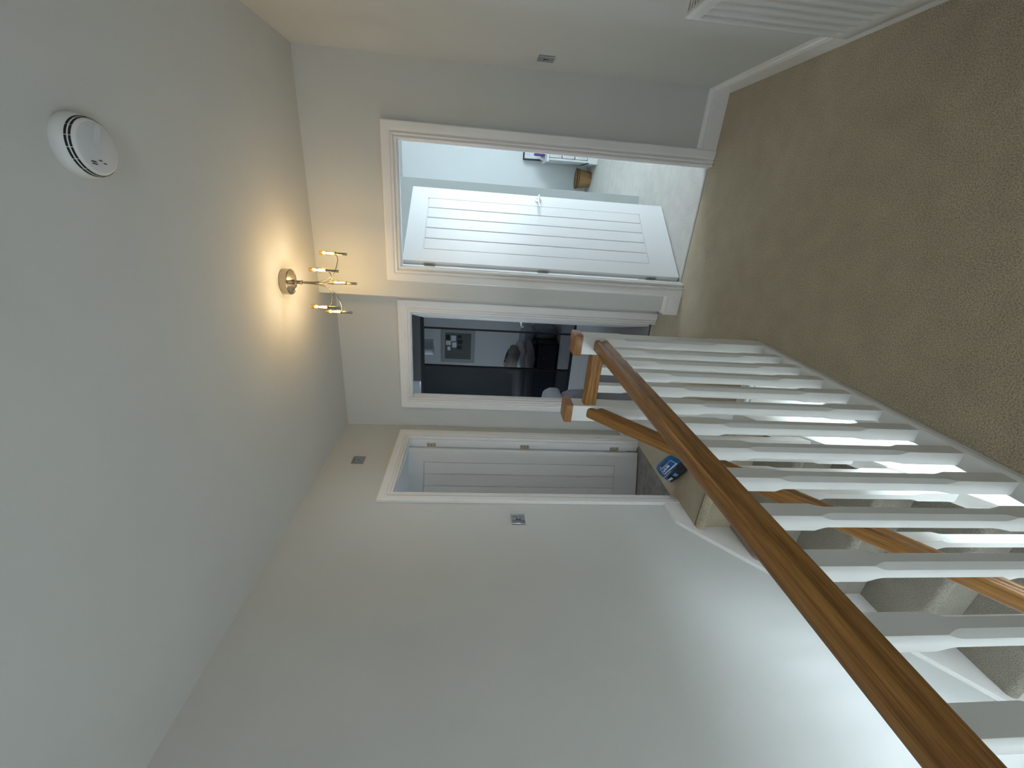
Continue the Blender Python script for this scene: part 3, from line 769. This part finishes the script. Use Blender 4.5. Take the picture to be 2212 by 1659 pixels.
obj('carcass', boxes([(CX0, CX0 + 0.022, CY0, CY1, 0.10, CZT - 0.025), (CX1 - 0.022, CX1, CY0, CY1, 0.10, CZT - 0.025), (CX0, CX1, CY0 + 0.012, CY1, 0.10, 0.125), (CX0, CX1, CY1 - 0.01, CY1, 0.1, CZT - 0.025)]), M_FURN, ch)
obj('top', box(CX0 - 0.02, CX1 + 0.02, CY0 - 0.02, CY1, CZT - 0.027, CZT, 0.005), M_FURN, ch)
obj('plinth', boxes([(CX0 - 0.012, CX1 + 0.012, CY0 - 0.014, CY1, 0.0, 0.10)], 0.004), M_FURN, ch)
for k in range(3):
    z0 = 0.132 + 0.164 * k
    d = obj('drawer', boxes([(CX0 + 0.028, CX1 - 0.028, CY0 + 0.004, CY0 + 0.022, z0, z0 + 0.154)], 0.003), M_FURN, ch)
    obj('drawer_moulding', boxes([(CX0 + 0.045, CX1 - 0.045, CY0 + 0.0, CY0 + 0.005, z0 + 0.017, z0 + 0.137)], 0.002), M_FURN, d)
    for x in (CX0 + 0.2, CX1 - 0.2):
        obj('knob', lathe(bmesh.new(), [(0, 0.024), (0.012, 0.022), (0.014, 0.016), (0.006, 0.008), (0.006, 0)], 14, T(x, CY0 + 0.002, z0 + 0.077) @ RX(PI / 2)), M_FURN, d, smooth=40)
# leaning framed print
FW, FH = 0.40, 0.265
FM = T(0.525, 6.205, CZT + 0.001) @ RX(math.radians(-11))
pf = thing('picture_frame', None, 'black framed script print leaning on the white chest', 'picture', M=FM)
obj('frame', boxes([(0, 0.02, 0, 0.018, 0, FH), (FW - 0.02, FW, 0, 0.018, 0, FH), (0.02, FW - 0.02, 0, 0.018, 0, 0.02), (0.02, FW - 0.02, 0, 0.018, FH - 0.02, FH)], 0.001), M_BLACK, pf, FM)
obj('print', box(0.02, FW - 0.02, 0.008, 0.016, 0.02, FH - 0.02), M_PAPER, pf, FM)
bm = bmesh.new()
tube(bm, [(0.07 + 0.010 * math.cos(t * 1.1), 0.0075, 0.225 - 0.0105 * t + 0.008 * math.sin(t * 2)) for t in [i * 0.25 for i in range(20)]], 0.0016, 6)
tube(bm, bez((0.060, 0.0075, 0.13), (0.085, 0.0075, 0.12), (0.09, 0.0075, 0.10), (0.115, 0.0075, 0.095)), 0.0016, 6)
tube(bm, bez((0.100, 0.0075, 0.215), (0.16, 0.0075, 0.225), (0.18, 0.0075, 0.19), (0.13, 0.0075, 0.185)), 0.0018, 6)
tube(bm, bez((0.13, 0.0075, 0.16), (0.18, 0.0075, 0.17), (0.22, 0.0075, 0.15), (0.26, 0.0075, 0.165)), 0.0014, 6)
obj('script_lines', bm, M_INK, pf, FM)
tag(obj('card_box', box(-0.055, 0.055, -0.03, 0.03, 0, 0.135, 0.003), M_PURPLE, None, T(0.622, 6.03, CZT + 0.001) @ RZ(0.12)), 'small purple card box in front of the framed print', 'box')
bm = lathe(bmesh.new(), [(0, 0), (0.020, 0), (0.022, 0.004), (0.022, 0.032), (0.018, 0.036), (0.017, 0.048), (0, 0.048)], 20)
tag(obj('small_jar', bm, M_FURN, None, T(0.540, 6.06, CZT + 0.001), smooth=40), 'tiny white jar beside the purple box', 'jar')
# wicker basket
bk_ = thing('wicker_basket', (0.345, 6.06, 0), 'oval brown wicker basket with a dark rim on the bedroom carpet', 'basket')
def oval(bm, prof, a=1.0, b=0.8, seg=40, wob=0.0):
    rings = []
    for r, z in prof:
        rings.append([bm.verts.new(((r + wob * math.sin(i * 8.0) * (1 if int(z * 400) % 2 else -1)) * a * math.cos(2 * PI * i / seg), r * b * math.sin(2 * PI * i / seg), z)) for i in range(seg)])
    for p, q in zip(rings, rings[1:]):
        for i in range(seg): bm.faces.new((p[i], p[(i + 1) % seg], q[(i + 1) % seg], q[i]))
    return rings
bm = bmesh.new()
prof = [(0.085, 0.002)] + [(0.088 + 0.032 * i / 40 + (0.0018 if i % 2 else -0.0012), 0.004 + 0.19 * i / 40) for i in range(41)] + [(0.112, 0.19), (0.082, 0.02)]
rg = oval(bm, prof); bm.faces.new(rg[0][::-1]); bm.faces.new(rg[-1])
obj('basket_body', bm, M_WICK, bk_, T(0.345, 6.06, 0), smooth='all')
bm = bmesh.new()
tube(bm, [(0.1205 * math.cos(2 * PI * i / 40), 0.1205 * 0.8 * math.sin(2 * PI * i / 40), 0.192) for i in range(41)], 0.0055, 8)
tube(bm, [(0.118 * math.cos(2 * PI * i / 40), 0.118 * 0.8 * math.sin(2 * PI * i / 40), 0.168) for i in range(41)], 0.0045, 8)
obj('basket_rim', bm, M_WICKD, bk_, T(0.345, 6.06, 0), smooth='all')

# ------------------------------------------------------------------ wardrobe bedroom
M_WFR = mat('wardrobe_frame', (0.006, 0.006, 0.008), 0.35)
M_BGL = mat('black_glass', (0.010, 0.012, 0.017), 0.06, spec=0.6)
M_MIR = mat('tinted_mirror', (0.36, 0.37, 0.40), 0.02, 1.0)
WY, WZT, WX0, WX1 = 5.69, 2.225, -3.45, -0.95
wd = thing('sliding_wardrobe', ((WX0 + WX1) / 2, 6.0, 0), 'tall black sliding wardrobe with black glass and smoked mirror doors', 'wardrobe')
obj('carcass', boxes([(WX0, WX1, 6.28, 6.30, 0, WZT), (WX0, WX0 + 0.02, WY + 0.05, 6.28, 0, WZT), (WX1 - 0.02, WX1, WY + 0.05, 6.28, 0, WZT), (WX0, WX1, WY + 0.01, 6.28, WZT - 0.02, WZT)]), M_WFR, wd)
obj('track', box(WX0, WX1, WY - 0.01, WY + 0.05, WZT - 0.05, WZT), M_WFR, wd); obj('track', box(WX0, WX1, WY - 0.01, WY + 0.05, 0, 0.03), M_WFR, wd)
def slider(x0, x1, y, m, rails=()):
    p = obj('sliding_door', box(x0, x1, y + 0.002, y + 0.010, 0.03, WZT - 0.05), m, wd)
    fr = [(x0 - 0.004, x0 + 0.016, y - 0.004, y + 0.014, 0.03, WZT - 0.05), (x1 - 0.016, x1 + 0.004, y - 0.004, y + 0.014, 0.03, WZT - 0.05)]
    obj('door_edge', boxes(fr), M_WFR, p)
slider(-2.84, -2.275, WY, M_BGL); slider(-2.275, -1.705, WY + 0.016, M_MIR); slider(-1.705, -1.10, WY, M_MIR); slider(-3.42, -2.84, WY + 0.016, M_BGL)
# hanging drum shade
LS = Vector((-2.297, 4.844, ZC))
pn = thing('pendant_lamp', LS, 'pale drum lampshade hanging in the wardrobe bedroom', 'lamp')
M_SHADE = mat('shade_fabric', (0.70, 0.72, 0.76), 0.8)
obj('cord', tube(bmesh.new(), [(0, 0, -0.002), (0, 0, -0.24)], 0.004, 8), M_SHADE, pn, T(*LS))
obj('ceiling_rose', lathe(bmesh.new(), [(0, 0), (0.045, 0), (0.04, -0.018), (0.008, -0.026), (0, -0.026)], 24), M_SHADE, pn, T(*LS), smooth=40)
bm = lathe(bmesh.new(), [(0.122, -0.375), (0.128, -0.380), (0.130, -0.372), (0.127, -0.365), (0.127, -0.215), (0.124, -0.215), (0.122, -0.375)], 40)
obj('lamp_shade', bm, M_SHADE, pn, T(*LS), smooth=40)
obj('shade_spider', tube(bmesh.new(), [(-0.123, 0, -0.235), (0.123, 0, -0.235)], 0.003, 6), M_SHADE, pn, T(*LS))
# bed with dark drawer base
M_BASE = mat('bed_base_dark', (0.010, 0.011, 0.016), 0.5)
M_GREYB = mat('grey_bedding', (0.36, 0.36, 0.40), 0.9, noise=0.12, nscale=16, bump=0.6, bscale=22, dist=0.012)
M_PILL = mat('pale_pillow', (0.55, 0.57, 0.63), 0.9, bump=0.4, bscale=18, dist=0.01)
M_WHITEB = mat('white_bedding', (0.62, 0.61, 0.60), 0.9, bump=0.6, bscale=14, dist=0.02)
M_STR = stripes('striped_blanket', ((0.13, 0.095, 0.08), (0.60, 0.56, 0.52)), 'Z', 22)
BX0_, BX1_, BYA, BYB = -3.95, -2.17, 4.02, 4.76
bed = thing('bed', ((BX0_ + BX1_) / 2, (BYA + BYB) / 2, 0), 'dark drawer bed heaped with grey, white and striped bedding', 'bed')
obj('bed_base', box(BX0_, BX1_, BYA, BYB, 0.02, 0.36, 0.006), M_BASE, bed)
for k in range(3):
    x0 = BX0_ + 0.05 + k * 0.58
    d = obj('drawer', box(x0, x0 + 0.55, BYB, BYB + 0.018, 0.05, 0.33, 0.003), M_BASE, bed)
    obj('drawer_handle', box(x0 + 0.28, x0 + 0.31, BYB + 0.018, BYB + 0.03, 0.24, 0.26, 0.002), M_SILVER, d)
def blob(sx, sy_, sz, e=0.45, seg=36, rings=18, wob=0.03):
    bm = bmesh.new()
    def sp(c, p): return math.copysign(abs(c) ** p, c)
    rows = []
    for j in range(rings + 1):
        ph = -PI / 2 + PI * j / rings
        row = []
        for i in range(seg):
            t = 2 * PI * i / seg
            k = 1 + wob * (math.sin(5 * t + 3 * ph) + math.sin(9 * t - 4 * ph + 1) * 0.6)
            row.append(Vector((sx / 2 * sp(math.cos(ph), e) * sp(math.cos(t), e) * k, sy_ / 2 * sp(math.cos(ph), e) * sp(math.sin(t), e) * k, sz / 2 * sp(math.sin(ph), 0.7) * k)))
        rows.append(row)
    vr = [[bm.verts.new(rows[0][0])]] + [[bm.verts.new(p) for p in r] for r in rows[1:-1]] + [[bm.verts.new(rows[-1][0])]]
    for a, b in zip(vr, vr[1:]):
        for i in range(seg):
            q = []
            for v in (a[i % len(a)], a[(i + 1) % seg % len(a)], b[(i + 1) % seg % len(b)], b[i % len(b)]):
                if v not in q: q.append(v)
            bm.faces.new(q)
    return bm
obj('mattress', box(BX0_ + 0.02, BX1_ - 0.02, BYA + 0.02, BYB - 0.02, 0.36, 0.46, 0.03), M_BASE, bed, smooth=50)
obj('striped_blanket', blob(1.7, 0.80, 0.22, 0.35), M_STR, bed, T(-3.06, 4.40, 0.49), smooth='all')
obj('duvet', blob(1.4, 0.76, 0.20, 0.5), M_WHITEB, bed, T(-2.98, 4.42, 0.62), smooth='all')
obj('throw', blob(0.44, 0.44, 0.42, 0.4), M_GREYB, bed, T(-2.20, 4.24, 0.215), smooth='all')
obj('pillow', blob(0.44, 0.50, 0.24, 0.6), M_PILL, bed, T(-2.20, 4.28, 0.525) @ RY(0.1), smooth='all')
obj('pillow', blob(0.46, 0.46, 0.26, 0.6), M_STR, bed, T(-2.56, 4.52, 0.76) @ RY(0.3), smooth='all')
# framed board on the wall the mirror shows
M_FRL = mat('pale_board_frame', (0.36, 0.37, 0.36), 0.6)
M_BOARD = mat('green_grey_board', (0.13, 0.15, 0.13), 0.9, noise=0.1, nscale=30)
YW = YM + WT
pb = thing('pin_board', (-2.80, YW, 1.45), 'pale framed pinboard with small photos reflected in the mirror', 'board')
obj('frame', boxes([(-3.16, -2.44, YW, YW + 0.02, 1.45, 1.53), (-3.16, -2.44, YW, YW + 0.02, 2.06, 2.14), (-3.16, -3.08, YW, YW + 0.02, 1.53, 2.06), (-2.52, -2.44, YW, YW + 0.02, 1.53, 2.06)], 0.003), M_FRL, pb)
obj('board', box(-3.08, -2.52, YW + 0.001, YW + 0.010, 1.53, 2.06), M_BOARD, pb)
for i, (x, z, w_, h_, m) in enumerate([(-2.62, 2.00, .10, .08, M_BLACK), (-2.74, 1.99, .09, .10, M_FURN), (-2.64, 1.89, .12, .10, M_FURN), (-2.78, 1.87, .11, .09, M_PAPER), (-2.60, 1.77, .07, .08, M_BLACK), (-2.71, 1.76, .09, .10, M_BLACK), (-2.83, 1.77, .08, .11, M_BLACK), (-2.86, 1.98, .08, .06, M_PAPER)]):
    obj('photo', box(x - w_ / 2, x + w_ / 2, YW + 0.010, YW + 0.012, z - h_ / 2, z + h_ / 2), m, pb)
